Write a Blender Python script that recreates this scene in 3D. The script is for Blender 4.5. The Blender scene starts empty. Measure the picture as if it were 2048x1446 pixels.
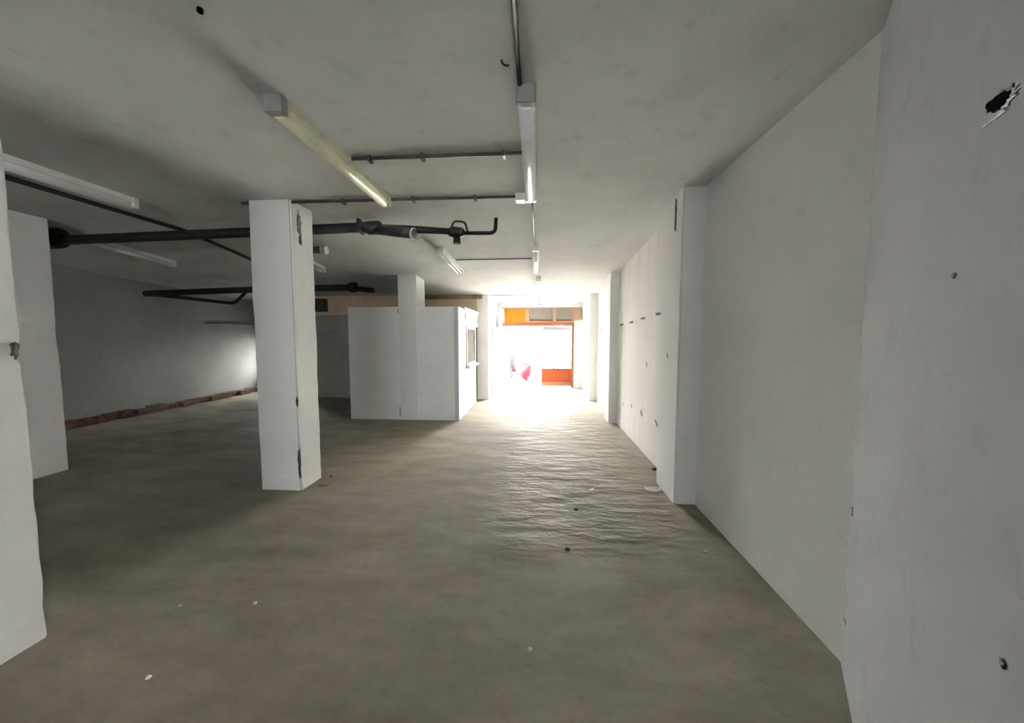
import bpy, bmesh, math, random
from mathutils import Vector, Matrix, noise
random.seed(7)
SC = bpy.context.scene
COL = SC.collection

# ------------------------------------------------------------------ camera
W_, H_, F_ = 2048.0, 1446.0, 740.0          # frame and focal length in pixels
CAM_H = 1.6
PITCH = math.atan((723 - 671) / F_)          # looking slightly down
YAW = math.atan((1075 - 1024) / F_ * math.cos(PITCH))   # and slightly to the left
cd = bpy.data.cameras.new('camera')
cd.sensor_fit = 'HORIZONTAL'
cd.sensor_width = 36.0
cd.lens = F_ / W_ * 36.0
cd.clip_start = 0.05
cam = bpy.data.objects.new('camera', cd)
COL.objects.link(cam)
cam.location = (0, 0, CAM_H)
cam.rotation_euler = (math.pi / 2 - PITCH, 0, YAW)
SC.camera = cam

# ------------------------------------------------------------------ sky and exposure
SKY = 25.0
wd = bpy.data.worlds.new('sky')
SC.world = wd
wd.use_nodes = True
bg = wd.node_tree.nodes['Background']
bg.inputs[0].default_value = (0.98, 0.99, 1.0, 1)
bg.inputs[1].default_value = SKY
sun = bpy.data.objects.new('sun', bpy.data.lights.new('sun', 'SUN'))
sun.data.energy = 3200.0
sun.data.color = (1.0, 0.97, 0.93)
sun.data.angle = 0.01
sun.rotation_euler = Vector((-0.45, 0.60, -0.66)).to_track_quat('-Z', 'Y').to_euler()
COL.objects.link(sun)
SC.view_settings.view_transform = 'Standard'
SC.view_settings.look = 'None'
SC.view_settings.exposure = 2.05
SC.view_settings.gamma = 1.0
SC.view_settings.use_curve_mapping = False
SC.cycles.max_bounces = 14
SC.cycles.diffuse_bounces = 12
SC.cycles.glossy_bounces = 5
SC.cycles.transparent_max_bounces = 8
SC.cycles.sample_clamp_indirect = 12.0
SC.cycles.caustics_reflective = False
SC.cycles.caustics_refractive = False


# ------------------------------------------------------------------ materials
def nt(name):
    m = bpy.data.materials.new(name)
    m.use_nodes = True
    t = m.node_tree
    return m, t, t.nodes['Principled BSDF']


def mapped(t, scale=(1, 1, 1), loc=(0, 0, 0)):
    g = t.nodes.new('ShaderNodeNewGeometry')
    mp = t.nodes.new('ShaderNodeMapping')
    mp.inputs['Scale'].default_value = scale
    mp.inputs['Location'].default_value = loc
    t.links.new(g.outputs['Position'], mp.inputs['Vector'])
    return mp.outputs[0]


def noise_n(t, vec, scale, detail=4, rough=0.55):
    n = t.nodes.new('ShaderNodeTexNoise')
    n.inputs['Scale'].default_value = scale
    n.inputs['Detail'].default_value = detail
    n.inputs['Roughness'].default_value = rough
    t.links.new(vec, n.inputs['Vector'])
    return n.outputs[0]


def ramp(t, fac, stops):
    r = t.nodes.new('ShaderNodeValToRGB')
    els = r.color_ramp.elements
    while len(els) < len(stops):
        els.new(0.5)
    for e, (p, c) in zip(els, stops):
        e.position = p
        e.color = (*c, 1) if len(c) == 3 else c
    t.links.new(fac, r.inputs[0])
    return r.outputs[0]


def mixc(t, fac, a, b, mode='MIX'):
    n = t.nodes.new('ShaderNodeMix')
    n.data_type = 'RGBA'
    n.blend_type = mode
    if isinstance(fac, float):
        n.inputs[0].default_value = fac
    else:
        t.links.new(fac, n.inputs[0])
    for s, v in ((6, a), (7, b)):
        if isinstance(v, tuple):
            n.inputs[s].default_value = (*v, 1)
        else:
            t.links.new(v, n.inputs[s])
    return n.outputs[2]


def bump(t, p, h, strength, dist, prev=None):
    b = t.nodes.new('ShaderNodeBump')
    b.inputs['Strength'].default_value = strength
    b.inputs['Distance'].default_value = dist
    t.links.new(h, b.inputs['Height'])
    if prev is not None:
        t.links.new(prev, b.inputs['Normal'])
    t.links.new(b.outputs[0], p.inputs['Normal'])
    return b.outputs[0]


def plaster(name, base, dirt, rough=0.9, var=0.5, big=0.012, fine=0.0015, stretch=(1, 1, 1), sc=1.0):
    m, t, p = nt(name)
    v = mapped(t, stretch)
    n1 = noise_n(t, v, 0.9 * sc, 5, 0.6)
    n2 = noise_n(t, v, 5.5 * sc, 5, 0.65)
    c1 = ramp(t, n1, [(0.3, dirt), (0.62, base)])
    c2 = mixc(t, var, base, c1)
    spots = ramp(t, n2, [(0.30, tuple(x * 0.8 for x in dirt)), (0.42, (1, 1, 1))])
    c3 = mixc(t, 0.25 * var, c2, spots, 'MULTIPLY')
    t.links.new(c3, p.inputs['Base Color'])
    p.inputs['Roughness'].default_value = rough
    p.inputs['Specular IOR Level'].default_value = 0.25
    b1 = bump(t, p, n1, 0.6, big)
    n3 = noise_n(t, v, 30 * sc, 3, 0.6)
    b2 = bump(t, p, n2, 0.5, fine * 3, b1)
    bump(t, p, n3, 0.5, fine, b2)
    return m


def plain(name, c, rough=0.6, metal=0.0, var=0.12, nscale=8.0, spec=0.4):
    m, t, p = nt(name)
    v = mapped(t)
    n = noise_n(t, v, nscale, 4)
    d = tuple(x * (1 - var * 2) for x in c)
    col = ramp(t, n, [(0.3, d), (0.65, c)])
    t.links.new(col, p.inputs['Base Color'])
    p.inputs['Roughness'].default_value = rough
    p.inputs['Metallic'].default_value = metal
    p.inputs['Specular IOR Level'].default_value = spec
    bump(t, p, n, 0.2, 0.003)
    return m


M = {}
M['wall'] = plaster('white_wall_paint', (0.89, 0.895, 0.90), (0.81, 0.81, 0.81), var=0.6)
M['wall_board'] = plaster('white_board_formed_paint', (0.82, 0.81, 0.785), (0.70, 0.68, 0.65), var=0.7, stretch=(1, 2.6, 0.35), sc=1.3)
M['wall_grey'] = plaster('dark_grey_wall_paint', (0.16, 0.16, 0.158), (0.135, 0.135, 0.133), var=0.6)  # much darker base colour, for the splayed wall
M['wall_darker'] = plaster('dark_wall_paint', (0.36, 0.36, 0.345), (0.27, 0.265, 0.255), var=0.7)  # darker base colour than the white walls
M['wall_beige'] = plaster('bare_beige_render', (0.74, 0.60, 0.46), (0.50, 0.36, 0.28), var=0.8)
M['white'] = plaster('clean_white_paint', (0.62, 0.62, 0.615), (0.56, 0.56, 0.55), var=0.4, big=0.004, fine=0.001)
M['pillar'] = plaster('white_pillar_paint', (0.80, 0.80, 0.79), (0.70, 0.70, 0.68), var=0.5, big=0.015)
M['ceiling'] = plaster('ceiling_skim_coat', (0.60, 0.602, 0.58), (0.47, 0.472, 0.455), var=0.8, big=0.03, fine=0.0012, sc=1.0)
M['timber'] = plain('brown_timber', (0.33, 0.21, 0.12), 0.7, var=0.25)
M['pipe'] = plain('dark_cast_iron', (0.022, 0.022, 0.019), 0.55, var=0.2, nscale=14)
M['pipe_grey'] = plain('dark_grey_plastic', (0.05, 0.05, 0.05), 0.5, var=0.15)
M['rim'] = plain('pale_plastic_rim', (0.75, 0.75, 0.72), 0.4)
M['conduit'] = plain('grey_conduit', (0.10, 0.095, 0.085), 0.45, var=0.2)
M['cable'] = plain('dark_cable', (0.04, 0.038, 0.036), 0.6)
M['housing'] = plain('white_lamp_housing', (0.82, 0.82, 0.81), 0.4, var=0.06)
M['housing_old'] = plain('yellowed_lamp_housing', (0.62, 0.60, 0.47), 0.5, var=0.12)
M['tube'] = plain('fluorescent_tube_white', (0.88, 0.88, 0.90), 0.2, var=0.02)
M['diff_old'] = plain('yellowed_diffuser', (0.74, 0.71, 0.52), 0.35, var=0.08)
M['diff'] = plain('white_diffuser', (0.87, 0.86, 0.88), 0.3, var=0.03)
M['black'] = plain('hole_shade_black', (0.0015, 0.0015, 0.0015), 1.0, spec=0.0)
M['chip'] = plain('bare_mortar', (0.10, 0.085, 0.075), 0.95, var=0.25, nscale=30)
M['moss'] = plain('damp_green_stain', (0.16, 0.15, 0.10), 0.95, var=0.3, nscale=20)
M['soot'] = plain('grey_smudge', (0.42, 0.42, 0.40), 0.95, var=0.25, nscale=18)
M['orange'] = plain('orange_door_paint', (0.20, 0.047, 0.018), 0.45, var=0.05, spec=0.04)
M['orange_frame'] = plain('faded_orange_paint', (0.20, 0.08, 0.045), 0.5, var=0.08, spec=0.04)
M['yellow'] = plain('amber_panel', (0.30, 0.135, 0.012), 0.4, var=0.04, spec=0.04)
M['cream'] = plain('cream_paint', (0.33, 0.225, 0.155), 0.5, var=0.05, spec=0.04)
M['pane'] = plain('dusty_frosted_glass', (0.22, 0.215, 0.19), 0.35, var=0.05, spec=0.04)
M['booth_pane'] = plain('dusty_booth_glass', (0.08, 0.077, 0.072), 1.0, var=0.05, spec=0.0)
M['aluminium'] = plain('dull_aluminium', (0.45, 0.45, 0.44), 0.35, 0.6, var=0.08)
M['greybox'] = plain('grey_plastic', (0.28, 0.28, 0.275), 0.5)
M['red'] = plain('scooter_red', (0.08, 0.011, 0.017), 0.35, var=0.05, spec=0.04)
M['scooter_grey'] = plain('scooter_grey', (0.006, 0.006, 0.007), 0.5, var=0.05, spec=0.04)
M['rubber'] = plain('tyre_rubber', (0.02, 0.02, 0.02), 0.8)
M['scooter_pale'] = plain('scooter_pale', (0.6, 0.6, 0.6), 0.4, var=0.03)
M['brick'] = plain('bare_brick', (0.15, 0.085, 0.06), 0.95, var=0.3, nscale=12)
M['leaf'] = plain('dry_leaf_green', (0.11, 0.13, 0.045), 0.8, var=0.2)
M['paper'] = plain('paper_scrap', (0.85, 0.84, 0.80), 0.7, var=0.03)
M['stone'] = plain('dark_grit', (0.06, 0.055, 0.05), 0.9, var=0.2)
M['mortar'] = plain('plaster_crumb', (0.55, 0.53, 0.47), 0.9, var=0.15, nscale=30)


def floor_material():
    m, t, p = nt('worn_concrete')
    v = mapped(t)
    vs = mapped(t, (0.55, 1.5, 1))
    vr = mapped(t, (1.0, 2.3, 1), (3, 1, 0))
    n1 = noise_n(t, v, 0.55, 5, 0.6)
    n2 = noise_n(t, vs, 2.2, 6, 0.65)
    n3 = noise_n(t, v, 14, 5, 0.7)
    c1 = ramp(t, n1, [(0.32, (0.18, 0.161, 0.128)), (0.66, (0.325, 0.294, 0.236))])
    c2 = ramp(t, n2, [(0.30, (0.62, 0.60, 0.56)), (0.62, (1, 1, 1))])
    c = mixc(t, 0.75, c1, c2, 'MULTIPLY')
    c4 = ramp(t, n3, [(0.28, (0.5, 0.48, 0.45)), (0.45, (1, 1, 1))])
    c = mixc(t, 0.35, c, c4, 'MULTIPLY')
    t.links.new(c, p.inputs['Base Color'])
    r = ramp(t, n2, [(0.3, (0.80, 0.80, 0.80)), (0.7, (0.62, 0.62, 0.62))])
    t.links.new(r, p.inputs['Roughness'])
    p.inputs['Specular IOR Level'].default_value = 0.06
    # trowel ripples in the middle of the aisle
    n4 = noise_n(t, vr, 3.2, 4, 0.55)
    sx = t.nodes.new('ShaderNodeSeparateXYZ')
    t.links.new(mapped(t), sx.inputs[0])

    def span(out, a, b, c, d):
        m1 = t.nodes.new('ShaderNodeMapRange')
        m1.interpolation_type = 'SMOOTHSTEP'
        m1.inputs[1].default_value, m1.inputs[2].default_value = a, b
        t.links.new(out, m1.inputs[0])
        m2 = t.nodes.new('ShaderNodeMapRange')
        m2.interpolation_type = 'SMOOTHSTEP'
        m2.inputs[1].default_value, m2.inputs[2].default_value = c, d
        m2.inputs[3].default_value, m2.inputs[4].default_value = 1.0, 0.0
        t.links.new(out, m2.inputs[0])
        k = t.nodes.new('ShaderNodeMath')
        k.operation = 'MULTIPLY'
        t.links.new(m1.outputs[0], k.inputs[0])
        t.links.new(m2.outputs[0], k.inputs[1])
        return k.outputs[0]

    def mul(a, b):
        k = t.nodes.new('ShaderNodeMath')
        k.operation = 'MULTIPLY'
        t.links.new(a, k.inputs[0])
        t.links.new(b, k.inputs[1])
        return k.outputs[0]

    area = mul(span(sx.outputs[0], -0.9, 0.0, 0.8, 1.6), span(sx.outputs[1], 2.0, 3.2, 8.0, 9.0))
    b1 = bump(t, p, mul(n4, area), 0.8, 0.055)
    b2 = bump(t, p, n2, 0.3, 0.02, b1)
    bump(t, p, n3, 0.3, 0.002, b2)
    return m


M['floor'] = floor_material()
M['apron'] = plain('pale_screed', (0.30, 0.275, 0.225), 0.6, var=0.08, nscale=3)


def pavers():
    m, t, p = nt('street_pavers')
    v = mapped(t)
    b = t.nodes.new('ShaderNodeTexBrick')
    b.inputs['Scale'].default_value = 2.2
    b.inputs['Mortar Size'].default_value = 0.02
    b.inputs['Color1'].default_value = (0.22, 0.215, 0.205, 1)
    b.inputs['Color2'].default_value = (0.19, 0.185, 0.18, 1)
    b.inputs['Mortar'].default_value = (0.03, 0.03, 0.03, 1)
    t.links.new(v, b.inputs['Vector'])
    t.links.new(b.outputs[0], p.inputs['Base Color'])
    p.inputs['Roughness'].default_value = 0.9
    return m


M['pavers'] = pavers()


def glass():
    m = bpy.data.materials.new('clear_window_glass')
    m.use_nodes = True
    t = m.node_tree
    for n in list(t.nodes):
        t.nodes.remove(n)
    out = t.nodes.new('ShaderNodeOutputMaterial')
    tr = t.nodes.new('ShaderNodeBsdfTransparent')
    tr.inputs[0].default_value = (0.94, 0.96, 0.95, 1)
    gl = t.nodes.new('ShaderNodeBsdfGlossy')
    gl.inputs['Roughness'].default_value = 0.03
    fr = t.nodes.new('ShaderNodeFresnel')
    fr.inputs[0].default_value = 1.3
    mx = t.nodes.new('ShaderNodeMixShader')
    t.links.new(fr.outputs[0], mx.inputs[0])
    t.links.new(tr.outputs[0], mx.inputs[1])
    t.links.new(gl.outputs[0], mx.inputs[2])
    t.links.new(mx.outputs[0], out.inputs[0])
    return m


M['glass'] = glass()


# ------------------------------------------------------------------ mesh helpers
def add_box(bm, x0, x1, y0, y1, z0, z1, bev=0.0, rot=None):
    c = Vector(((x0 + x1) / 2, (y0 + y1) / 2, (z0 + z1) / 2))
    mt = Matrix.Translation(c)
    if rot is not None:
        mt = mt @ rot
    mt = mt @ Matrix.Diagonal((abs(x1 - x0), abs(y1 - y0), abs(z1 - z0), 1))
    r = bmesh.ops.create_cube(bm, size=1, matrix=mt)
    if bev > 0:
        es = list({e for v in r['verts'] for e in v.link_edges})
        bmesh.ops.bevel(bm, geom=es, offset=bev, segments=2, affect='EDGES', profile=0.6)


def box_bm(*a, **k):
    bm = bmesh.new()
    add_box(bm, *a, **k)
    return bm


def add_prism(bm, poly, z0, z1):
    lo = [bm.verts.new((x, y, z0)) for x, y in poly]
    hi = [bm.verts.new((x, y, z1)) for x, y in poly]
    n = len(poly)
    fs = [bm.faces.new(lo[::-1]), bm.faces.new(hi)]
    for i in range(n):
        j = (i + 1) % n
        fs.append(bm.faces.new((lo[i], lo[j], hi[j], hi[i])))
    bmesh.ops.recalc_face_normals(bm, faces=fs)


def smooth_path(pts, r=0.06, n=6):
    out = [Vector(pts[0])]
    for i in range(1, len(pts) - 1):
        p, a, b = Vector(pts[i]), Vector(pts[i - 1]), Vector(pts[i + 1])
        d1, d2 = (a - p), (b - p)
        k = min(r, d1.length * 0.45, d2.length * 0.45)
        s, e = p + d1.normalized() * k, p + d2.normalized() * k
        for j in range(n + 1):
            u = j / n
            out.append(s * (1 - u) ** 2 + p * 2 * u * (1 - u) + e * u * u)
    out.append(Vector(pts[-1]))
    return out


def add_tube(bm, pts, r, seg=14, caps=True):
    pts = [Vector(p) for p in pts]
    rs = r if isinstance(r, (list, tuple)) else [r] * len(pts)
    up = None
    rings = []
    for i, p in enumerate(pts):
        if i == 0:
            d = pts[1] - p
        elif i == len(pts) - 1:
            d = p - pts[i - 1]
        else:
            d = (pts[i + 1] - p).normalized() + (p - pts[i - 1]).normalized()
        d = d.normalized()
        if up is None:
            ref = Vector((0, 0, 1)) if abs(d.z) < 0.9 else Vector((1, 0, 0))
            up = (ref - d * ref.dot(d)).normalized()
        else:
            up = (up - d * up.dot(d)).normalized()
        sd = d.cross(up)
        rings.append([bm.verts.new(p + (up * math.cos(2 * math.pi * k / seg) + sd * math.sin(2 * math.pi * k / seg)) * rs[i]) for k in range(seg)])
    fs = []
    for a, b in zip(rings, rings[1:]):
        for k in range(seg):
            f = bm.faces.new((a[k], a[(k + 1) % seg], b[(k + 1) % seg], b[k]))
            f.smooth = True
            fs.append(f)
    if caps:
        fs.append(bm.faces.new(rings[0][::-1]))
        fs.append(bm.faces.new(rings[-1]))
    bmesh.ops.recalc_face_normals(bm, faces=fs)


def tube_bm(pts, r, seg=14, **k):
    bm = bmesh.new()
    add_tube(bm, pts, r, seg, **k)
    return bm


def obj(name, bm, mat, parent=None, loc=None):
    me = bpy.data.meshes.new(name)
    bm.to_mesh(me)
    bm.free()
    me.materials.append(M[mat] if isinstance(mat, str) else mat)
    o = bpy.data.objects.new(name, me)
    COL.objects.link(o)
    if parent is not None:
        o.parent = parent
        # meshes are written in world coordinates; a parent Empty sits at its own base
        o.matrix_parent_inverse = Matrix.Translation(parent.location).inverted() if parent.parent is None else Matrix.Identity(4)
    if loc is not None:
        o.location = loc
    return o


def tag(o, label, cat, group=None):
    o['label'] = label
    o['category'] = cat
    if group:
        o['group'] = group
    return o


def thing(name, label, cat, loc, group=None):
    o = bpy.data.objects.new(name, None)
    o.empty_display_size = 0.1
    o.location = loc
    COL.objects.link(o)
    return tag(o, label, cat, group)


def struct(name, bm, mat, parent=None):
    o = obj(name, bm, mat, parent)
    o['kind'] = 'structure'
    return o


def blob_bm(center, u, v, n, ru, rv, depth, seed, k=22, jag=0.3):
    """an irregular low mound lying on a surface: u, v span the surface, n is its outward normal"""
    rnd = random.Random(seed)
    c, u, v, n = Vector(center), Vector(u).normalized(), Vector(v).normalized(), Vector(n).normalized()
    rad = [1 + rnd.uniform(-jag, jag) for _ in range(k)]
    bm = bmesh.new()
    rings = []
    for s, h in ((1.0, -0.002), (0.93, depth * 0.6), (0.6, depth)):
        rings.append([bm.verts.new(c + u * math.cos(2 * math.pi * i / k) * ru * rad[i] * s + v * math.sin(2 * math.pi * i / k) * rv * rad[i] * s + n * h) for i in range(k)])
    top = bm.verts.new(c + n * depth)
    for a, b in zip(rings, rings[1:]):
        for i in range(k):
            bm.faces.new((a[i], a[(i + 1) % k], b[(i + 1) % k], b[i]))
    for i in range(k):
        bm.faces.new((rings[-1][i], rings[-1][(i + 1) % k], top))
    bm.faces.new(rings[0][::-1])
    bmesh.ops.recalc_face_normals(bm, faces=bm.faces[:])
    return bm


PROFILE = [(-10.5, 2.93), (4.2, 2.93), (6.8, 2.72), (9.15, 2.60), (12.4, 2.60)]  # runs past the back wall, added to keep sun off the slit


def ceil_z(y):
    for (a, za), (b, zb) in zip(PROFILE, PROFILE[1:]):
        if a <= y <= b:
            return za + (zb - za) * (y - a) / (b - a)
    return PROFILE[-1][1]


XL, XR = -8.1, 1.495      # left and right walls
YF, YD, YB = 9.15, 11.3, -7.5   # inner far wall, door wall, wall behind

# ------------------------------------------------------------------ the setting
bm = bmesh.new()
add_prism(bm, [(XL - 0.3, YB - 0.3), (XR + 0.3, YB - 0.3), (XR + 0.3, YF), (XL - 0.3, YF)], -0.2, 0.0)
add_prism(bm, [(XL - 0.3, YF), (-5.9, YF), (-5.9, 10.8), (XL - 0.3, 10.8)], -0.2, 0.0)
struct('floor', bm, 'floor')
struct('floor_vestibule', box_bm(-1.5, 1.62, YF, YD + 0.25, -0.2, 0.004), 'apron')
struct('trim_1', box_bm(-1.2, 1.26, YF - 0.03, YF + 0.012, -0.05, 0.007), 'soot')    # seam strip at the vestibule



def slab(name, pts):
    bm = bmesh.new()
    xs = (XL - 0.3, XR + 0.3)
    lo = [[bm.verts.new((x, y, z)) for x in xs] for y, z in pts]
    hi = [[bm.verts.new((x, y, 3.25)) for x in xs] for y, z in pts]
    for i in range(len(pts) - 1):
        bm.faces.new((lo[i][0], lo[i + 1][0], lo[i + 1][1], lo[i][1]))
        bm.faces.new((hi[i][0], hi[i][1], hi[i + 1][1], hi[i + 1][0]))
        for s in (0, 1):
            bm.faces.new((lo[i][s], hi[i][s], hi[i + 1][s], lo[i + 1][s]))
    bm.faces.new((lo[0][0], lo[0][1], hi[0][1], hi[0][0]))
    bm.faces.new((lo[-1][0], hi[-1][0], hi[-1][1], lo[-1][1]))
    bmesh.ops.recalc_face_normals(bm, faces=bm.faces[:])
    struct(name, bm, 'ceiling')


slab('ceiling', PROFILE[:2])            # level over the near half
slab('ceiling_slope', PROFILE[1:4] + [(11.55, 2.60)])   # falls gently towards the street
struct('wall_sun_block', box_bm(XL - 0.3, XR + 0.3, YF, 11.5, 3.2, 9.0), 'wall')   # unseen mass, added to shade the scooter from the sun

WT = 3.1
struct('wall_right', box_bm(XR, XR + 0.3, YB, 3.75, -0.1, WT), 'wall')
struct('wall_right_far', box_bm(1.45, XR + 0.3, 3.75, YF, -0.1, WT), 'wall_board')
bm = bmesh.new()
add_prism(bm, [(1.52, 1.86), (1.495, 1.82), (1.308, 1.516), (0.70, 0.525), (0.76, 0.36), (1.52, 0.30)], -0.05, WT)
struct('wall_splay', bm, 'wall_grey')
struct('wall_left', box_bm(XL - 0.3, XL, YB, 10.9, -0.1, WT), 'wall_darker')
# wall behind, with an added slit, out of view, letting in fill daylight
bm = bmesh.new()
RX0, RX1, RZ0, RZ = -3.0, 0.9, 1.18, 1.45
add_box(bm, XL - 0.3, RX0, YB - 0.25, YB, -0.1, WT)
add_box(bm, RX1, XR + 0.3, YB - 0.25, YB, -0.1, WT)
add_box(bm, RX0, RX1, YB - 0.25, YB, RZ, WT)
add_box(bm, RX0, RX1, YB - 0.25, YB, -0.1, RZ0)
struct('wall_back', bm, 'wall')
# inner far wall beside the entrance passage
struct('wall_far', box_bm(-6.0, -1.4, YF, YF + 0.2, -0.1, 2.12), 'wall_darker')
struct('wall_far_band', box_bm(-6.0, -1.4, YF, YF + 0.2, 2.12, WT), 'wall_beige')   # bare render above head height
struct('wall_far_return', box_bm(-6.0, -5.8, YF + 0.2, 10.8, -0.1, WT), 'wall_darker')
bm = bmesh.new()
WX0, WX1, WZ0, WZ1 = -7.75, -7.25, 0.5, 1.55
YW = 10.6
add_box(bm, XL - 0.3, WX0, YW, YW + 0.22, -0.1, WT)
add_box(bm, WX1, -5.8, YW, YW + 0.22, -0.1, WT)
add_box(bm, WX0, WX1, YW, YW + 0.22, -0.1, WZ0)
add_box(bm, WX0, WX1, YW, YW + 0.22, WZ1, WT)
struct('wall_street', bm, 'wall_darker')
w1 = bpy.data.objects.new('window_1', None)
COL.objects.link(w1)
w1.location = (WX0, YW + 0.1, WZ0)
w1['kind'] = 'structure'
bm = bmesh.new()
for a in ((WX0, WX0 + 0.05, WZ0, WZ1), (WX1 - 0.05, WX1, WZ0, WZ1), (WX0, WX1, WZ0, WZ0 + 0.05), (WX0, WX1, WZ1 - 0.05, WZ1), (-7.51, -7.49, WZ0, WZ1)):
    add_box(bm, a[0], a[1], YW + 0.08, YW + 0.14, a[2], a[3])
struct('window_frame', bm, 'aluminium', w1)
struct('window_pane', box_bm(WX0, WX1, YW + 0.1, YW + 0.11, WZ0, WZ1), 'glass', w1)

# entrance passage
struct('wall_passage_left', box_bm(-1.46, -1.22, YF, YD + 0.2, -0.1, WT), 'white')
struct('wall_passage_right', box_bm(1.36, XR + 0.3, YF, YD + 0.2, -0.1, WT), 'white')
DX0, DX1, DZ = -1.10, 1.345, 2.45
bm = bmesh.new()
add_box(bm, -1.46, DX0, YD, YD + 0.2, -0.1, WT)
add_box(bm, DX1, XR + 0.3, YD, YD + 0.2, -0.1, WT)
add_box(bm, DX0, DX1, YD, YD + 0.2, DZ, WT)
struct('wall_entrance', bm, 'white')
# timber along the head of the far wall, rail on the left wall, brick footing
struct('trim_2', box_bm(-3.4, -1.36, YF - 0.07, YF + 0.01, 2.50, 2.60), 'timber')
struct('trim_3', box_bm(XL - 0.01, XL + 0.035, 8.55, 10.55, 1.89, 1.925), 'timber')
bm = bmesh.new()
rnd = random.Random(3)
y = 4.4
while y < 10.5:
    L = rnd.uniform(0.18, 0.34)
    d = rnd.uniform(0.10, 0.2)
    hh = rnd.uniform(0.09, 0.15)
    add_box(bm, XL - 0.02, XL + d, y, y + L - 0.012, -0.02, hh, bev=0.012)
    y += L
struct('baseboard_left', bm, 'brick')

# street outside
struct('street_ground', box_bm(-25, 25, YD + 0.25, 45, -0.3, -0.01), 'pavers')
fac = thing('building', 'pale building across the street beyond the open doorway', 'building', (2, 30, 0))
bm = bmesh.new()
add_box(bm, -16, 20, 30, 36, -0.1, 9.5)
obj('facade', bm, 'white', fac)
for i in range(5):
    x = -12 + i * 6.2
    obj('window', box_bm(x, x + 1.3, 29.93, 30.02, 1.1, 2.6, bev=0.02), 'pane', fac)
obj('roof', box_bm(-16.4, 20.4, 29.7, 36.3, 9.5, 9.75), 'greybox', fac)


# ------------------------------------------------------------------ pillars and pilasters
def rough_box(x0, x1, y0, y1, z0, z1, seed, amp=0.006, chips=()):
    """a plastered pillar: gridded box, arrises worn unevenly, with chips given as (corner x, corner y, z, half height, depth)"""
    bm = bmesh.new()
    nx, ny, nz = 5, 5, 44
    add_box(bm, x0, x1, y0, y1, z0, z1)
    vert = [e for e in bm.edges if abs(e.verts[0].co.z - e.verts[1].co.z) > 0.5]
    bmesh.ops.bevel(bm, geom=vert, offset=0.014, segments=2, affect='EDGES')
    vert = [e for e in bm.edges if abs(e.verts[0].co.z - e.verts[1].co.z) > 0.5]
    bmesh.ops.subdivide_edges(bm, edges=vert, cuts=nz, use_grid_fill=True)
    cx, cy = (x0 + x1) / 2, (y0 + y1) / 2
    for v in bm.verts:
        if v.co.z < z0 + 0.001 or v.co.z > z1 - 0.001:
            continue
        p = v.co.copy()
        k = noise.noise(Vector((p.x * 3 + seed, p.y * 3, p.z * 4))) + 0.6 * noise.noise(Vector((p.x * 9, p.y * 9 + seed, p.z * 16)))
        out = Vector((p.x - cx, p.y - cy, 0)).normalized()
        v.co += out * (k * amp)
        for (qx, qy, qz, hh, dp) in chips:
            if abs(p.z - qz) < hh and (Vector((p.x, p.y)) - Vector((qx, qy))).length < 0.05:
                v.co -= out * dp * (1 - (abs(p.z - qz) / hh) ** 2)
    for f in bm.faces:
        f.smooth = False
    return bm


def pillar(name, label, cat, x0, x1, y0, y1, seed, mat='pillar', chips=(), z1=None):
    t = thing(name, label, cat, ((x0 + x1) / 2, (y0 + y1) / 2, 0))
    zt = z1 if z1 else max(ceil_z(y0), ceil_z(y1)) + 0.03
    obj('shaft', rough_box(x0, x1, y0, y1, -0.03, zt, seed, chips=chips), mat, t)
    return t


PM = pillar('concrete_pillar', 'whole free-standing square white pillar with chipped lower corner, mid room', 'pillar',
            -2.862, -2.425, 3.565, 3.93, 1, chips=((-2.425, 3.565, 0.28, 0.16, 0.02), (-2.425, 3.565, 0.93, 0.07, 0.014)))
obj('bare_chip', blob_bm((-2.434, 3.560, 0.27), (1, 0.0, 0), (0, 0, 1), (0.3, -1, 0), 0.016, 0.165, 0.004, 5), 'chip', PM)
obj('bare_chip', blob_bm((-2.432, 3.560, 0.93), (1, 0.0, 0), (0, 0, 1), (0.3, -1, 0), 0.012, 0.055, 0.004, 6), 'chip', PM)
obj('damp_stain', blob_bm((-2.422, 3.69, 2.72), (0, 1, 0), (0, 0, 1), (1, 0, 0), 0.035, 0.12, 0.004, 8), 'moss', PM)
obj('damp_stain', blob_bm((-2.422, 3.70, 2.57), (0, 1, 0), (0, 0, 1), (1, 0, 0), 0.022, 0.05, 0.004, 9), 'chip', PM)
PA = pillar('concrete_pillar', 'white pillar cut off by the picture edge, with a mossy broken notch at its corner', 'pillar',
            -3.03, -2.60, 1.28, 1.70, 2, chips=((-2.60, 1.70, 1.50, 0.06, 0.022),))
obj('moss_patch', blob_bm((-2.592, 1.665, 1.53), (0, 1, 0), (0, 0, 1), (1, 0, 0), 0.018, 0.04, 0.004, 11), 'moss', PA)
PB = pillar('concrete_pillar', 'dim white pillar showing behind the cut-off pillar, where the thick drainpipe starts', 'pillar',
            -6.03, -5.60, 3.55, 3.97, 3, chips=((-5.60, 3.97, 1.6, 0.2, 0.012),))
PC = pillar('concrete_pillar', 'white pillar rising out of the top of the booth', 'pillar',
            -2.60, -2.25, 6.795, 7.33, 4)
P1 = pillar('wall_pilaster', 'white pilaster with damp streak on top, first along the plain wall', 'pilaster',
            1.30, 1.52, 3.515, 4.05, 5, chips=((1.30, 3.515, 0.5, 0.2, 0.008),))
obj('damp_stain', blob_bm((1.297, 3.68, 2.74), (0, 1, 0), (0, 0, 1), (-1, 0, 0), 0.022, 0.17, 0.004, 13), 'moss', P1)
obj('scuff', blob_bm((1.296, 3.80, 1.40), (0, 1, 0.5), (0, 0, 1), (-1, 0, 0), 0.03, 0.018, 0.003, 14), 'soot', P1)
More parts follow.
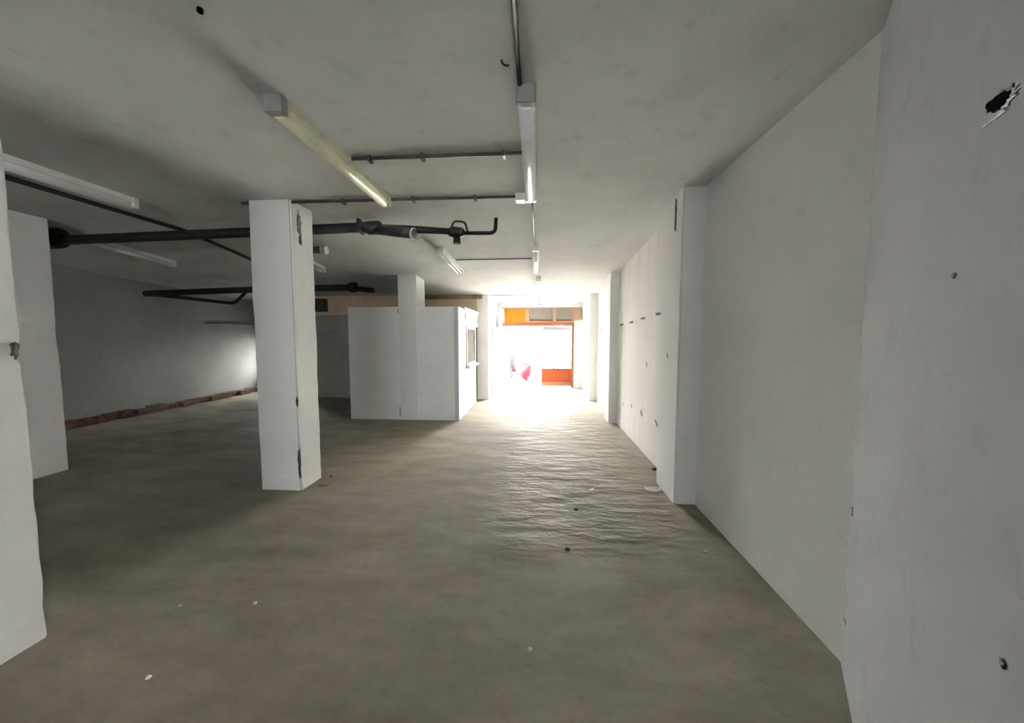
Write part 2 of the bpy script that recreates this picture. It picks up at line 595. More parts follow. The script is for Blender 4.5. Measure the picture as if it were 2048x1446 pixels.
P2 = pillar('wall_pilaster', 'narrow white pilaster dividing the scuffed board-marked wall', 'pilaster',
            1.303, 1.50, 6.79, 7.2, 6)
P3 = pillar('wall_pilaster', 'grey pilaster at the corner where the bright entrance passage begins', 'pilaster',
            1.265, 1.52, YF - 0.02, YF + 0.35, 7)
struct('trim_4', box_bm(-1.50, -1.215, YF - 0.02, YF + 0.02, -0.02, 2.62, bev=0.006), 'wall')

# ------------------------------------------------------------------ booth
BX0, BX1, BY0, BY1, BZ = -3.575, -1.465, 6.80, 8.75, 2.135
booth = thing('booth', 'white box-shaped room with side window built around a pillar', 'booth', ((BX0 + BX1) / 2, BY0, 0))
WY0, WY1, Wz0, Wz1 = 7.55, 8.60, 0.97, 1.79
bm = bmesh.new()
add_box(bm, BX0, BX1 - 0.08, BY0, BY0 + 0.08, -0.02, BZ, bev=0.006)
obj('front_wall', bm, 'wall', booth)
bm = bmesh.new()
add_box(bm, BX1 - 0.08, BX1, BY0, WY0, -0.02, BZ)
add_box(bm, BX1 - 0.08, BX1, WY1, BY1, -0.02, BZ)
add_box(bm, BX1 - 0.08, BX1, WY0, WY1, -0.02, Wz0)
add_box(bm, BX1 - 0.08, BX1, WY0, WY1, Wz1, BZ)
obj('side_wall', bm, 'white', booth)
obj('side_wall', box_bm(BX0, BX0 + 0.08, BY0 + 0.08, BY1, -0.02, BZ), 'wall_darker', booth)
obj('rear_wall', box_bm(BX0 + 0.08, BX1 - 0.08, BY1 - 0.08, BY1, -0.02, BZ), 'wall_darker', booth)
bm = bmesh.new()
add_box(bm, BX0, -2.62, BY0 + 0.08, BY1, BZ - 0.05, BZ - 0.004)
add_box(bm, -2.23, BX1 - 0.08, BY0 + 0.08, BY1, BZ - 0.05, BZ - 0.004)
add_box(bm, -2.62, -2.23, 7.36, BY1, BZ - 0.05, BZ - 0.004)
obj('roof', bm, 'wall_darker', booth)
obj('cornice', box_bm(BX1 - 0.03, BX1 + 0.035, 7.25, BY1 + 0.38, BZ - 0.015, BZ + 0.03, bev=0.006), 'white', booth)
obj('lintel', box_bm(BX1 - 0.07, BX1, BY1, YF - 0.02, 1.80, BZ - 0.015), 'white', booth)
bm = bmesh.new()
for a in ((WY0, WY0 + 0.07, Wz0, Wz1), (WY1 - 0.07, WY1, Wz0, Wz1), (WY0 + 0.07, WY1 - 0.07, Wz1 - 0.06, Wz1), (WY0 + 0.07, WY1 - 0.07, Wz0, Wz0 + 0.05)):
    add_box(bm, BX1 - 0.09, BX1 + 0.018, a[0], a[1], a[2], a[3], bev=0.006)
wf = obj('window_frame', bm, 'white', booth)
obj('pane', box_bm(BX1 - 0.002, BX1 + 0.006, WY0 + 0.05, WY1 - 0.05, Wz0 + 0.03, Wz1 - 0.04), 'booth_pane', booth)
obj('window_sill', box_bm(BX1 - 0.06, BX1 + 0.09, WY0 - 0.05, WY1 + 0.05, Wz0 - 0.05, Wz0, bev=0.008), 'white', booth)
for z in (1.25, 1.53):
    obj('hinge', box_bm(BX1 + 0.016, BX1 + 0.032, WY1 - 0.12, WY1 - 0.03, z, z + 0.06, bev=0.004), 'aluminium', booth)
obj('wall_plate', box_bm(BX1 - 0.004, BX1 + 0.018, 7.46, 7.53, 1.93, 2.05, bev=0.006), 'aluminium', booth)
obj('grey_smudge', blob_bm((-2.60, BY0 - 0.0015, 0.16), (1, 0, 0), (0, 0, 1), (0, -1, 0), 0.015, 0.10, 0.002, 21), 'soot', booth)
obj('grey_smudge', blob_bm((-2.60, BY0 - 0.0015, 2.06), (1, 0, 0), (0, 0, 1), (0, -1, 0), 0.012, 0.05, 0.002, 22), 'soot', booth)

# ------------------------------------------------------------------ entrance door set
dy0, dy1 = YD + 0.04, YD + 0.13
ent = thing('entrance_frame', 'orange shopfront frame with amber panel and transom panes around the open doorway', 'door frame', (0.1, YD + 0.08, 0))
bm = bmesh.new()
add_box(bm, DX0, DX1, dy0, dy1, DZ - 0.045, DZ)
add_box(bm, DX1 - 0.04, DX1, dy0, dy1, 2.06, DZ - 0.045)
obj('head', bm, 'cream', ent)
obj('transom_beam', box_bm(DX0 + 0.03, 1.10, dy0 - 0.02, dy1, 1.885, 2.0, bev=0.006), 'orange_frame', ent)
obj('transom_beam', box_bm(-0.26, 1.10, dy0 - 0.03, dy1, 2.0, 2.035, bev=0.004), 'cream', ent)
obj('amber_panel', box_bm(-1.03, -0.375, dy0 + 0.01, dy1 - 0.02, 2.0, DZ - 0.045), 'yellow', ent)
obj('mullion', box_bm(-0.375, -0.255, dy0 - 0.01, dy1, 2.0, DZ - 0.045, bev=0.004), 'cream', ent)
obj('mullion', box_bm(0.455, 0.56, dy0 - 0.01, dy1, 2.035, DZ - 0.045, bev=0.004), 'cream', ent)
obj('mullion', box_bm(1.03, 1.10, dy0 - 0.01, dy1, 2.035, DZ - 0.045, bev=0.004), 'cream', ent)
obj('sill_rail', box_bm(-0.255, 1.03, dy0, dy1, 2.035, 2.085, bev=0.004), 'orange_frame', ent)
obj('transom_pane', box_bm(-0.255, 0.455, dy0 + 0.04, dy0 + 0.05, 2.085, DZ - 0.045), 'pane', ent)
obj('transom_pane', box_bm(0.56, 1.03, dy0 + 0.04, dy0 + 0.05, 2.085, DZ - 0.045), 'pane', ent)
obj('glazing_bar', box_bm(0.07, 0.09, dy0 + 0.02, dy0 + 0.06, 2.085, DZ - 0.045), 'cream', ent)
obj('shutter_box', box_bm(1.10, DX1 - 0.04, dy0 - 0.03, dy1, 2.05, DZ - 0.045, bev=0.01), 'cream', ent)
obj('jamb', box_bm(1.03, 1.10, dy0 - 0.01, dy1, 0.0, 1.885, bev=0.005), 'orange_frame', ent)
obj('jamb', box_bm(DX0, DX0 + 0.045, dy0 - 0.02, dy1, 0.0, 2.06, bev=0.005), 'aluminium', ent)
obj('side_panel', box_bm(1.10, DX1, dy0 + 0.01, dy1 - 0.02, 0.0, 2.05), 'white', ent)
bm = bmesh.new()
add_tube(bm, smooth_path([(-0.78, dy0 + 0.02, 1.90), (-0.85, dy0 + 0.02, 1.85), (-0.90, dy0 + 0.02, 1.76)], 0.05), 0.014, 8)
obj('stay_arm', bm, 'aluminium', ent)
obj('roller_guide', box_bm(DX0 + 0.045, -0.93, dy0 + 0.03, dy1, 0.0, 1.80), 'white', ent)
obj('roller_hood', box_bm(DX0 + 0.045, -0.87, dy0 + 0.01, dy1, 1.80, 2.0, bev=0.03), 'scooter_pale', ent)

leaf = bpy.data.objects.new('door_1', None)
COL.objects.link(leaf)
leaf.location = (1.03, YD + 0.09, 0.05)
leaf['kind'] = 'structure'
ly0, ly1 = dy0 + 0.02, dy0 + 0.06
obj('door_panel', box_bm(0.125, 1.03, ly0, ly1, 0.055, 0.595, bev=0.006), 'orange', leaf)
obj('kick_rail', box_bm(0.13, 1.028, ly0 - 0.015, ly0 + 0.01, 0.06, 0.19, bev=0.005), 'orange_frame', leaf)
obj('raised_panel', box_bm(0.22, 0.94, ly0 - 0.012, ly0 + 0.01, 0.24, 0.55, bev=0.006), 'orange', leaf)
obj('glass_pane', box_bm(0.14, 1.02, ly0 + 0.015, ly0 + 0.022, 0.595, 1.88), 'glass', leaf)
obj('glazing_bar', box_bm(0.115, 1.03, ly0, ly1, 1.735, 1.755), 'greybox', leaf)
obj('stile', box_bm(0.115, 0.14, ly0, ly1, 1.755, 1.885), 'scooter_pale', leaf)
obj('blind', box_bm(0.16, 1.01, ly0 + 0.025, ly0 + 0.035, 1.76, 1.875), 'white', leaf)
for a in ((0.115, 0.14, 1.70, 1.735), (0.56, 0.60, 1.715, 1.735)):
    obj('catch', box_bm(a[0], a[1], ly0 - 0.01, ly0 + 0.02, a[2], a[3], bev=0.003), 'greybox', leaf)
obj('latch', box_bm(0.48, 0.54, ly0 - 0.02, ly0 + 0.02, 0.595, 0.63, bev=0.005), 'greybox', leaf)

mc = thing('wall_cabinet', 'flat white full-length cabinet against the passage wall beside the doorway', 'cabinet', (-1.19, 10.4, 0))
obj('cabinet_body', box_bm(-1.225, -1.165, 9.87, 10.95, 0.004, 1.77, bev=0.004), 'white', mc)
obj('cabinet_edge', box_bm(-1.225, -1.150, 9.845, 9.872, 0.004, 1.78), 'rim', mc)
obj('door_seam', box_bm(-1.166, -1.163, 10.40, 10.408, 0.06, 1.74), 'greybox', mc)
sb = thing('switch_box', 'small grey switch box high on the passage wall beside the amber panel', 'box', (-1.19, 11.05, 2.0))
obj('box_body', box_bm(-1.225, -1.15, 10.93, 11.16, 1.83, 2.17, bev=0.01), 'greybox', sb)
obj('box_lid', box_bm(-1.152, -1.143, 10.95, 11.14, 1.86, 2.14, bev=0.004), 'greybox', sb)


# ------------------------------------------------------------------ fluorescent fittings
def batten(label, x, y0, y1, w=0.10, old=False, tilt=0.0, diffuser=True, group='fluorescent battens on the ceiling'):
    """ceiling batten running away from the viewer; built flat, then laid along the slope of the ceiling"""
    ym = (y0 + y1) / 2
    z0, z1 = ceil_z(y0), ceil_z(y1)
    L = y1 - y0
    t = thing('fluorescent_light', label, 'ceiling light', (x, ym, (z0 + z1) / 2), group)
    hm = 'housing_old' if old else 'housing'
    half = L / 2
    parts = []
    parts.append(('housing', box_bm(-w * 0.42, w * 0.42, -half + 0.012, half - 0.012, -0.052, 0.0, bev=0.006), hm))
    for s in (-1, 1):
        parts.append(('end_cap', box_bm(-w * 0.47, w * 0.47, min(s * half, s * (half - 0.06)), max(s * half, s * (half - 0.06)), -0.100, -0.001, bev=0.01), 'greybox' if (s < 0 and y0 < 3) else hm))
    if diffuser:
        parts.append(('diffuser', tube_bm([(0, -half + 0.05, -0.072), (0, half - 0.05, -0.072)], w * 0.36, 16), 'diff_old' if old else 'diff'))
    else:
        for q in (-1, 1):
            parts.append(('tube', tube_bm([(q * 0.028, -half + 0.05, -0.078), (q * 0.028, half - 0.05, -0.078)], 0.018, 12), 'tube'))
    for n, b, mt in parts:
        o = obj(n, b, mt)
        o.parent = t
    t.rotation_euler = (math.atan2(z1 - z0, L), 0, tilt)
    return t


batten('white fluorescent batten at the head of the aisle row, beside both cross conduits', -0.068, 2.04, 3.55, 0.115)
batten('yellowed fluorescent batten with twin strips, over the floor before the whole pillar', -1.462, 2.03, 3.57, 0.115, old=True)
batten('short bright batten in the aisle row joined to a thin crosswise cable', -0.032, 5.15, 6.42, 0.10)
batten('small bright batten in the aisle row, last before the entrance passage', 0.008, 7.05, 8.55, 0.10, diffuser=False)
batten('twin-tube batten hung askew near the pipe tee, before the booth', -1.365, 5.24, 6.45, 0.13, diffuser=False, tilt=-0.03)
batten('dim batten above the cut-off pillar side of the room, parallel to a black pipe', -3.94, 2.0, 3.46, 0.11)
batten('faintly lit thin batten in the dark bay between the two long drainpipes', -5.89, 4.6, 5.72, 0.09, diffuser=False)
batten('batten mostly hidden behind the whole free-standing pillar', -3.645, 5.2, 6.18, 0.09, diffuser=False)
hk = thing('ceiling_hook', 'small grey hook hanging from the ceiling before the transom panes', 'hook', (0.05, 9.75, 2.6))
obj('hook_plate', box_bm(0.02, 0.08, 9.70, 9.80, 2.56, 2.605, bev=0.006), 'greybox', hk)
obj('hook_bend', tube_bm(smooth_path([(0.05, 9.75, 2.57), (0.05, 9.75, 2.46), (0.02, 9.75, 2.41), (0.07, 9.75, 2.39), (0.08, 9.75, 2.42)], 0.03), 0.012, 8), 'greybox', hk)


# ------------------------------------------------------------------ conduits and cables
def conduit(name, label, cat, pts, r, mat, clips=(), group=None, z_off=0.0):
    t = thing(name, label, cat, pts[0], group)
    obj('run', tube_bm(smooth_path(pts, 0.05), r, 10), mat, t)
    for (x, y, ax) in clips:
        z = ceil_z(y)
        if ax == 'x':
            obj('clip', box_bm(x - 0.012, x + 0.012, y - r - 0.02, y + r + 0.02, z - 2 * r - 0.016, z, bev=0.003), mat, t)
        else:
            obj('clip', box_bm(x - r - 0.02, x + r + 0.02, y - 0.012, y + 0.012, z - 2 * r - 0.016, z, bev=0.003), mat, t)
    return t


conduit('conduit', 'shorter crosswise conduit, running from the yellowed batten to the aisle batten', 'conduit',
        [(-1.39, 2.775, 2.916), (-0.12, 2.772, 2.916)], 0.013, 'conduit', [(-0.25, 2.773, 'x'), (-0.85, 2.774, 'x'), (-1.25, 2.775, 'x')])
conduit('conduit', 'longer crosswise conduit, from the whole pillar top past the yellowed batten end', 'conduit',
        [(-2.95, 3.60, 2.914), (-0.20, 3.602, 2.914)], 0.014, 'conduit', [(-0.6, 3.602, 'x'), (-1.2, 3.60, 'x'), (-1.9, 3.60, 'x')])
jb = thing('junction_box', 'small pale junction box beside the end of the aisle batten', 'box', (-0.17, 3.60, 2.93))
obj('box_body', box_bm(-0.215, -0.125, 3.55, 3.66, 2.865, 2.932, bev=0.008), 'housing', jb)
obj('stub', tube_bm([(-0.17, 3.66, 2.905), (-0.17, 3.74, 2.905)], 0.016, 10), 'conduit', jb)
conduit('ceiling_cable', 'thin dark cable crossing the ceiling to the askew twin-tube batten', 'cable',
        [(-1.28, 5.85, ceil_z(5.85) - 0.01), (-0.10, 5.83, ceil_z(5.83) - 0.01)], 0.007, 'cable')
conduit('ceiling_cable', 'thin cable along the top edge of the entrance passage', 'cable',
        [(-1.2, YF + 0.02, 2.588), (0.0, YF + 0.02, 2.588)], 0.007, 'cable')
conduit('ceiling_cable', 'dark lengthwise cable running up to the grey cap of the aisle batten', 'cable',
        [(-0.10, 0.4, 2.918), (-0.10, 2.06, 2.918)], 0.012, 'cable', [(-0.10, 1.3, 'y')])
conduit('ceiling_cable', 'lengthwise cable linking the junction box to the short bright batten', 'cable',
        [(-0.06, 3.54, 2.92), (-0.055, 4.2, 2.92), (-0.045, 5.17, ceil_z(5.17) - 0.01)], 0.007, 'conduit')
conduit('black_pipe', 'thin black pipe running lengthwise under the dark ceiling to the thick drainpipe', 'pipe',
        [(-4.34, 2.1, 2.892), (-4.36, 4.4, 2.892), (-4.45, 5.6, 2.77)], 0.022, 'pipe')

# thick drainpipe across the ceiling
dp = thing('drainpipe', 'thick black drainpipe with couplings running crosswise behind the whole pillar', 'pipe', (-4, 4.25, 2.8))
obj('pipe_run', tube_bm([(-5.95, 4.25, 2.765), (-4.7, 4.25, 2.79), (-2.0, 4.25, 2.846)], 0.056, 18), 'pipe', dp)
obj('flange', tube_bm([(-6.02, 4.25, 2.79), (-5.86, 4.25, 2.79), (-5.80, 4.25, 2.77)], [0.125, 0.12, 0.075], 18), 'pipe', dp)
obj('strap', box_bm(-2.065, -2.03, 4.18, 4.32, 2.78, 2.93, bev=0.006), 'pipe', dp)
obj('coupling', tube_bm([(-2.03, 4.25, 2.845), (-1.97, 4.25, 2.845), (-1.95, 4.25, 2.84), (-1.83, 4.25, 2.838), (-1.81, 4.25, 2.835)], [0.066, 0.066, 0.078, 0.078, 0.06], 18), 'pipe_grey', dp)
br = obj('branch', tube_bm([(-1.86, 4.23, 2.815), (-1.60, 4.19, 2.775), (-1.40, 4.15, 2.74)], [0.055, 0.06, 0.058], 18), 'pipe_grey', dp)
obj('branch_rim', tube_bm([(-1.405, 4.151, 2.741), (-1.385, 4.147, 2.737)], 0.062, 18), 'rim', dp)
obj('branch_plug', tube_bm([(-1.40, 4.15, 2.74), (-1.378, 4.146, 2.736)], 0.055, 18), 'pipe_grey', dp)
obj('reducer', tube_bm([(-1.82, 4.28, 2.835), (-1.5, 4.28, 2.825), (-0.97, 4.28, 2.785)], [0.052, 0.043, 0.038], 16), 'pipe', dp)
tee = obj('tee', tube_bm([(-1.02, 4.27, 2.785), (-0.98, 4.27, 2.783), (-0.87, 4.27, 2.775), (-0.84, 4.27, 2.773)], [0.045, 0.06, 0.056, 0.03], 16), 'pipe', dp)
obj('tee_stub', tube_bm([(-0.925, 4.27, 2.77), (-0.925, 4.27, 2.675), (-0.925, 4.27, 2.65)], [0.04, 0.04, 0.046], 14), 'pipe', dp)
obj('bracket', tube_bm(smooth_path([(-1.0, 4.27, 2.80), (-0.96, 4.27, 2.905), (-0.83, 4.27, 2.89), (-0.80, 4.27, 2.775)], 0.04), 0.012, 8), 'pipe', dp)
obj('outlet_pipe', tube_bm(smooth_path([(-0.86, 4.27, 2.768), (-0.62, 4.27, 2.762), (-0.485, 4.27, 2.762), (-0.475, 4.27, 2.925)], 0.07, 8), 0.021, 12), 'pipe', dp)

st = thing('pipe_stub', 'short capped pipe end sticking out from behind the whole pillar', 'pipe', (-3.2, 5.05, 2.8))
obj('stub', tube_bm([(-3.8, 5.05, 2.785), (-2.99, 5.05, 2.785)], 0.05, 16), 'greybox', st)
obj('stub_cap', tube_bm([(-3.0, 5.05, 2.785), (-2.93, 5.05, 2.785)], 0.058, 16), 'rim', st)

d2 = thing('drainpipe', 'black drainpipe farther in, crossing the dark bay above the booth height', 'pipe', (-5.8, 7.2, 2.5))
obj('pipe_run', tube_bm([(-8.12, 7.2, 2.465), (-6.0, 7.2, 2.52), (-3.7, 7.2, 2.555)], 0.062, 16), 'pipe', d2)
obj('flange', tube_bm([(-3.72, 7.2, 2.555), (-3.60, 7.2, 2.555)], 0.10, 16), 'pipe', d2)
obj('flange', tube_bm([(-4.62, 7.2, 2.54), (-4.50, 7.2, 2.54)], 0.10, 16), 'pipe', d2)
obj('end_stub', tube_bm([(-3.6, 7.2, 2.53), (-3.25, 7.2, 2.49)], 0.05, 14), 'pipe', d2)
obj('branch', tube_bm(smooth_path([(-7.95, 7.2, 2.45), (-7.1, 8.3, 2.35), (-6.95, 8.5, 2.66)], 0.1), 0.036, 12), 'pipe', d2)
hg = obj('hanger', tube_bm([(-5.2, 7.2, 2.53), (-5.2, 7.2, 2.71)], 0.012, 8), 'pipe', d2)
eb = thing('fuse_box', 'black box on the dim far wall showing beside the whole pillar', 'box', (-5.5, 9.1, 2.3))
obj('box_body', box_bm(-5.75, -5.33, 9.0, 9.16, 2.20, 2.52, bev=0.012), 'pipe', eb)
obj('box_door', box_bm(-5.72, -5.36, 8.985, 9.005, 2.23, 2.49, bev=0.005), 'pipe_grey', eb)

# ------------------------------------------------------------------ small things on walls and ceiling
rows = [(8.43, 1.735, 0.35, 'bump with modelled shadow past the narrow pilaster, by the passage'), (6.47, 1.79, 0.09, 'bump with modelled shadow close to the narrow pilaster, small'),
        (5.82, 1.808, 0.10, 'slanted bump with modelled shadow, second from the narrow pilaster'), (5.20, 1.838, 0.14, 'bump with modelled shadow midway along the board-marked wall'),
        (4.55, 1.862, 0.20, 'longest bump with modelled shadow, close to the damp-streaked pilaster')]
for i, (y, z, L, lb) in enumerate(rows):
    t = thing('wall_bump_shadow', 'grey ' + lb, 'wall bump', (1.45, y, z), 'row of bumps with modelled shadows along the board-marked wall')
    obj('shadow_plate', box_bm(1.43, 1.452, y - L / 2, y + L / 2, z - 0.018, z + 0.012, bev=0.005), 'greybox', t)  # shadow below each bump, put into a grey plate
    obj('stub', tube_bm([(1.45, y, z), (1.405, y, z - 0.01)], 0.012, 8), 'greybox', t)
wr = bpy.data.objects['wall_right_far']
for i, (y, z, a, b) in enumerate([(6.31, 0.44, 0.03, 0.03), (5.75, 0.52, 0.035, 0.03), (5.2, 0.52, 0.06, 0.04), (4.55, 0.53, 0.08, 0.02), (5.02, 1.22, 0.03, 0.04)]):
    s = obj('scuff', blob_bm((1.4495, y, z), (0, 1, 0.4), (0, 0, 1), (-1, 0, 0), a, b, 0.003, 40 + i), 'soot')
    s.parent = wr
nW = Vector((-0.852, 0.524, 0)).normalized()
uW = Vector((-0.524, -0.852, 0)).normalized()
# broken hole in the splayed wall: its point is found on that wall's plane
P0 = Vector((1.308, 1.516, 0))


def on_splay(s, z, off=0.001):
    return P0 + uW * s + nW * off + Vector((0, 0, z))


wh = thing('wall_hole', 'black ragged hole broken into the grey wall, high near the picture edge', 'hole', on_splay(0.87, 2.035))
obj('hole_shade', blob_bm(on_splay(0.86, 2.036), uW + Vector((0, 0, -0.22)), Vector((0, 0, 1)), nW, 0.055, 0.014, 0.003, 61, k=30, jag=0.22), 'black', wh)  # the hole's inner darkness, put into a near-black mound
obj('broken_rim', blob_bm(on_splay(0.885, 2.030, 0.0), uW + Vector((0, 0, -0.2)), Vector((0, 0, 1)), nW, 0.045, 0.017, 0.002, 62, k=30, jag=0.3), 'pipe', wh)
obj('crack', blob_bm(on_splay(0.845, 2.012), uW + Vector((0, 0, -0.12)), Vector((0, 0, 1)), nW, 0.05, 0.0035, 0.002, 63, jag=0.3), 'pipe_grey', wh)
ws = bpy.data.objects['wall_splay']
for i, (sx, z, a, b) in enumerate([(-0.305, 0.78, 0.02, 0.022), (-0.30, 0.245, 0.02, 0.012), (1.056, 1.07, 0.008, 0.007), (0.71, 1.735, 0.012, 0.006)]):
    o = obj('scuff', blob_bm(on_splay(sx, z), uW, (0, 0, 1), nW, a, b, 0.002, 70 + i), 'chip')
    o.parent = ws
cs = thing('ceiling_anchor', 'small dark anchor hole in the ceiling, above the yellowed batten row', 'anchor', (-1.38, 1.515, 2.93))
obj('anchor_ring', tube_bm([(-1.38, 1.515, 2.935), (-1.38, 1.515, 2.915)], 0.011, 10), 'black', cs)
ch = thing('ceiling_hook', 'tiny dark bent wire hook in the ceiling beside the lengthwise cable', 'hook', (-0.165, 1.898, 2.93))
obj('wire', tube_bm(smooth_path([(-0.18, 1.88, 2.935), (-0.178, 1.882, 2.915), (-0.160, 1.90, 2.915), (-0.148, 1.91, 2.925)], 0.02), 0.005, 6), 'cable', ch)


# ------------------------------------------------------------------ bits lying on the floor
def crumb(name, label, cat, x, y, r, mat, seed, flat=0.6, group=None):
    rnd = random.Random(seed)
    bm = bmesh.new()
    bmesh.ops.create_icosphere(bm, subdivisions=2, radius=r)
    for v in bm.verts:
        v.co *= 1 + rnd.uniform(-0.22, 0.22)
        v.co.z = max(v.co.z * flat, -r * 0.3)
    zmin = min(v.co.z for v in bm.verts)
    bmesh.ops.translate(bm, verts=bm.verts[:], vec=(x, y, -zmin))
    return tag(obj(name, bm, mat), label, cat, group)


def flake(name, label, cat, x, y, a, b, rot, mat, seed, curl=0.012):
    """a curled scrap: a bent sheet with thickness"""
    bm = bmesh.new()
    n = 8
    top = []
    for i in range(n + 1):
        for j in range(3):
            u, v = i / n - 0.5, j / 2 - 0.5
            w = 1 - 1.6 * abs(u) ** 2
            p = Vector((u * a, v * b * w, 0.004 + curl * (2 * u) ** 2))
            p.rotate(Matrix.Rotation(rot, 3, 'Z'))
            top.append((p.x + x, p.y + y, p.z))
    vs = [bm.verts.new(p) for p in top]
    lo = [bm.verts.new((p[0], p[1], p[2] - 0.003)) for p in top]
    for i in range(n):
        for j in range(2):
            q = [i * 3 + j, (i + 1) * 3 + j, (i + 1) * 3 + j + 1, i * 3 + j + 1]
            bm.faces.new([vs[k] for k in q])
            bm.faces.new([lo[k] for k in q[::-1]])
    edge = [e for e in bm.edges if len(e.link_faces) == 1]
    bmesh.ops.bridge_loops(bm, edges=edge)
    bmesh.ops.recalc_face_normals(bm, faces=bm.faces[:])
    return tag(obj(name, bm, mat), label, cat)


flake('paper_scrap', 'bright white scrap lying on the rippled aisle floor', 'litter', 0.567, 3.786, 0.075, 0.03, 0.6, 'paper', 1)
crumb('pebble', 'dark pebble on the aisle floor, just before the white scrap', 'pebble', 0.361, 3.33, 0.018, 'stone', 2)
crumb('pebble', 'dark pebble on the aisle floor, at the near end of the trowel ripples', 'pebble', 0.232, 2.683, 0.020, 'stone', 3)
crumb('plaster_crumb', 'pale plaster crumb alone in the middle of the near floor', 'rubble', -0.03, 1.781, 0.013, 'mortar', 4)
crumb('plaster_crumb', 'pale plaster crumb on the dark floor in front of the cut-off pillar', 'rubble', -1.81, 1.504, 0.011, 'paper', 5)
crumb('plaster_crumb', 'pale crumb by the floor scratch between the cut-off and whole pillars', 'rubble', -1.679, 1.997, 0.012, 'mortar', 6)
crumb('plaster_crumb', 'small pale crumb just beyond the cut-off pillar foot', 'rubble', -2.107, 1.947, 0.009, 'mortar', 7)
crumb('plaster_crumb', 'pale crumb near the foot of the plain white wall', 'rubble', 1.243, 2.721, 0.016, 'mortar', 8)
flake('dry_leaf', 'dark green leaf on the floor at the foot of the whole pillar', 'leaf', -2.27, 3.70, 0.11, 0.055, 0.2, 'leaf', 9)
crumb('rubble_bit', 'brown rubble bit behind the foot of the whole pillar', 'rubble', -2.33, 3.95, 0.018, 'brick', 10)
flake('mortar_slab', 'thin broken mortar slab on the floor at the damp-streaked pilaster', 'rubble', 1.205, 3.84, 0.17, 0.12, 0.05, 'mortar', 11, 0.01)
crumb('rubble_bit', 'dark sliver at the base of the board-marked wall', 'rubble', 1.40, 4.42, 0.03, 'stone', 12)

# ------------------------------------------------------------------ motor scooter parked in the street
sc = thing('motor_scooter', 'red and grey motor scooter parked outside the open doorway', 'scooter', (-0.62, 13.35, 0))
A = Vector((-0.42, 12.95, 0))      # rear wheel
B = Vector((-1.02, 14.05, 0))      # front wheel
dr = (B - A).normalized()
sd = Vector((-dr.y, dr.x, 0))


def sp(a, h, s=0.0):
    return A + dr * a + sd * s + Vector((0, 0, h))


for nm, a in (('wheel', 0.0), ('wheel', (B - A).length)):
    bm = bmesh.new()
    ring = [sp(a + 0.17 * math.cos(2 * math.pi * i / 24), 0.21 + 0.17 * math.sin(2 * math.pi * i / 24)) for i in range(25)]
    add_tube(bm, ring, 0.05, 10, caps=False)
    w = obj(nm, bm, 'rubber', sc)
    h = obj('hub', tube_bm([sp(a, 0.21, -0.05), sp(a, 0.21, 0.05)], 0.10, 14), 'scooter_grey', sc)


def loft(name, secs, mat, parent, seg=14):
    """closed body through oval sections given as (along, height, half width, half height)"""
    bm = bmesh.new()
    rings = []
    for (a, h, hw, hh) in secs:
        rings.append([bm.verts.new(sp(a, h + hh * math.sin(2 * math.pi * i / seg), hw * math.cos(2 * math.pi * i / seg))) for i in range(seg)])
    fs = []
    for p, q in zip(rings, rings[1:]):
        for i in range(seg):
            f = bm.faces.new((p[i], p[(i + 1) % seg], q[(i + 1) % seg], q[i]))
            f.smooth = True
            fs.append(f)
    fs.append(bm.faces.new(rings[0][::-1]))
    fs.append(bm.faces.new(rings[-1]))
    bmesh.ops.recalc_face_normals(bm, faces=fs)
    return obj(name, bm, mat, parent)


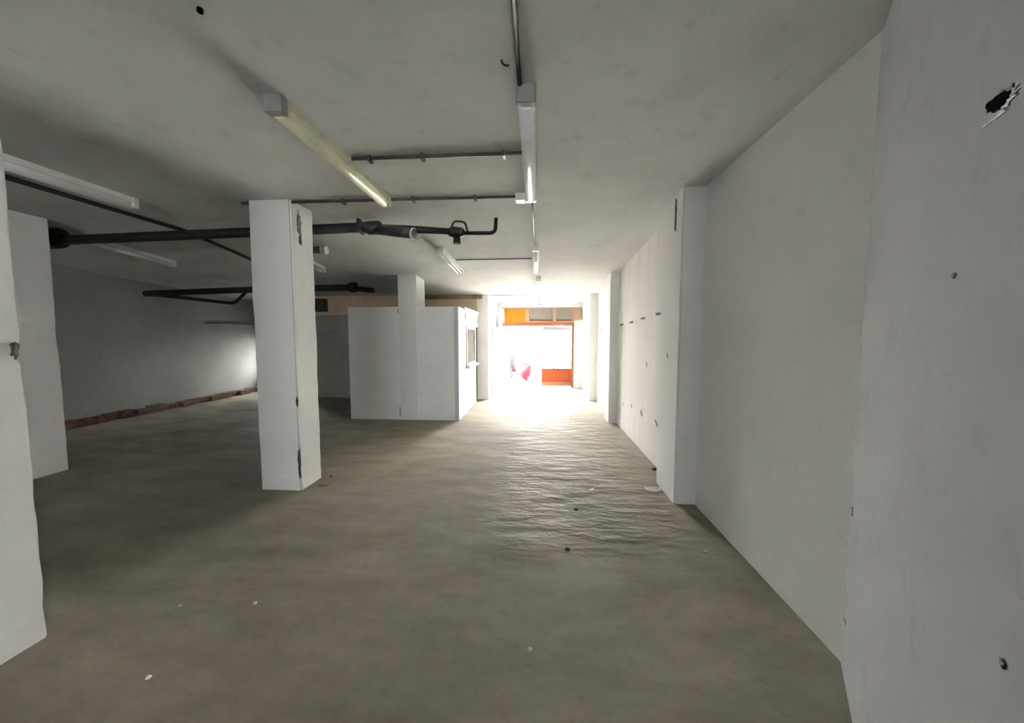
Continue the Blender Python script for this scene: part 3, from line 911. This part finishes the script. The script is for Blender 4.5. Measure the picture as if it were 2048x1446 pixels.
loft('rear_body', [(-0.40, 0.50, 0.05, 0.05), (-0.30, 0.42, 0.14, 0.20), (-0.08, 0.34, 0.20, 0.29), (0.2, 0.36, 0.19, 0.28), (0.40, 0.38, 0.14, 0.20)], 'red', sc)
loft('seat', [(-0.30, 0.68, 0.08, 0.03), (-0.1, 0.70, 0.13, 0.05), (0.25, 0.69, 0.12, 0.05), (0.40, 0.66, 0.07, 0.03)], 'scooter_pale', sc)
loft('floorboard', [(0.30, 0.24, 0.14, 0.05), (0.60, 0.22, 0.15, 0.04), (0.85, 0.24, 0.14, 0.05)], 'scooter_grey', sc)
bm = bmesh.new()
add_tube(bm, smooth_path([sp(0.80, 0.24), sp(0.90, 0.55), sp(1.02, 0.86)], 0.1), 0.06, 10)
obj('leg_shield', loft('x', [(0.80, 0.30, 0.15, 0.06), (0.90, 0.50, 0.20, 0.16), (0.97, 0.72, 0.13, 0.12), (1.02, 0.86, 0.06, 0.05)], 'scooter_grey', sc).data and bm, 'red', sc)
bpy.data.objects['x'].name = 'front_apron'
obj('fork', tube_bm([sp((B - A).length, 0.21), sp(1.05, 0.55), sp(0.98, 0.92)], 0.035, 10), 'scooter_grey', sc)
obj('handlebar', tube_bm(smooth_path([sp(0.90, 0.99, -0.30), sp(0.97, 0.95, -0.12), sp(0.97, 0.95, 0.12), sp(0.90, 0.99, 0.30)], 0.08), 0.018, 10), 'scooter_grey', sc)
obj('tail_light', loft('y', [(-0.40, 0.54, 0.05, 0.03), (-0.34, 0.54, 0.07, 0.04)], 'scooter_grey', sc).data and tube_bm([sp(-0.38, 0.60, -0.05), sp(-0.38, 0.60, 0.05)], 0.02, 8), 'red', sc)
bpy.data.objects['y'].name = 'rear_fender'


# ------------------------------------------------------------------ sky light enters through these three openings
def portal(name, loc, rot, sx, sy):
    l = bpy.data.lights.new(name, 'AREA')
    l.shape = 'RECTANGLE'
    l.size, l.size_y = sx, sy
    l.cycles.is_portal = True
    o = bpy.data.objects.new(name, l)
    o.location = loc
    o.rotation_euler = rot
    COL.objects.link(o)


portal('doorway_portal', (0.12, YD + 0.24, 1.25), (-math.pi / 2, 0, 0), 2.5, 2.5)
portal('fill_slit_portal', ((RX0 + RX1) / 2, YB - 0.26, (RZ0 + RZ) / 2), (math.pi / 2, 0, 0), RX1 - RX0, RZ - RZ0)
portal('window_portal', ((WX0 + WX1) / 2, YW + 0.23, (WZ0 + WZ1) / 2), (-math.pi / 2, 0, 0), WX1 - WX0, WZ1 - WZ0)
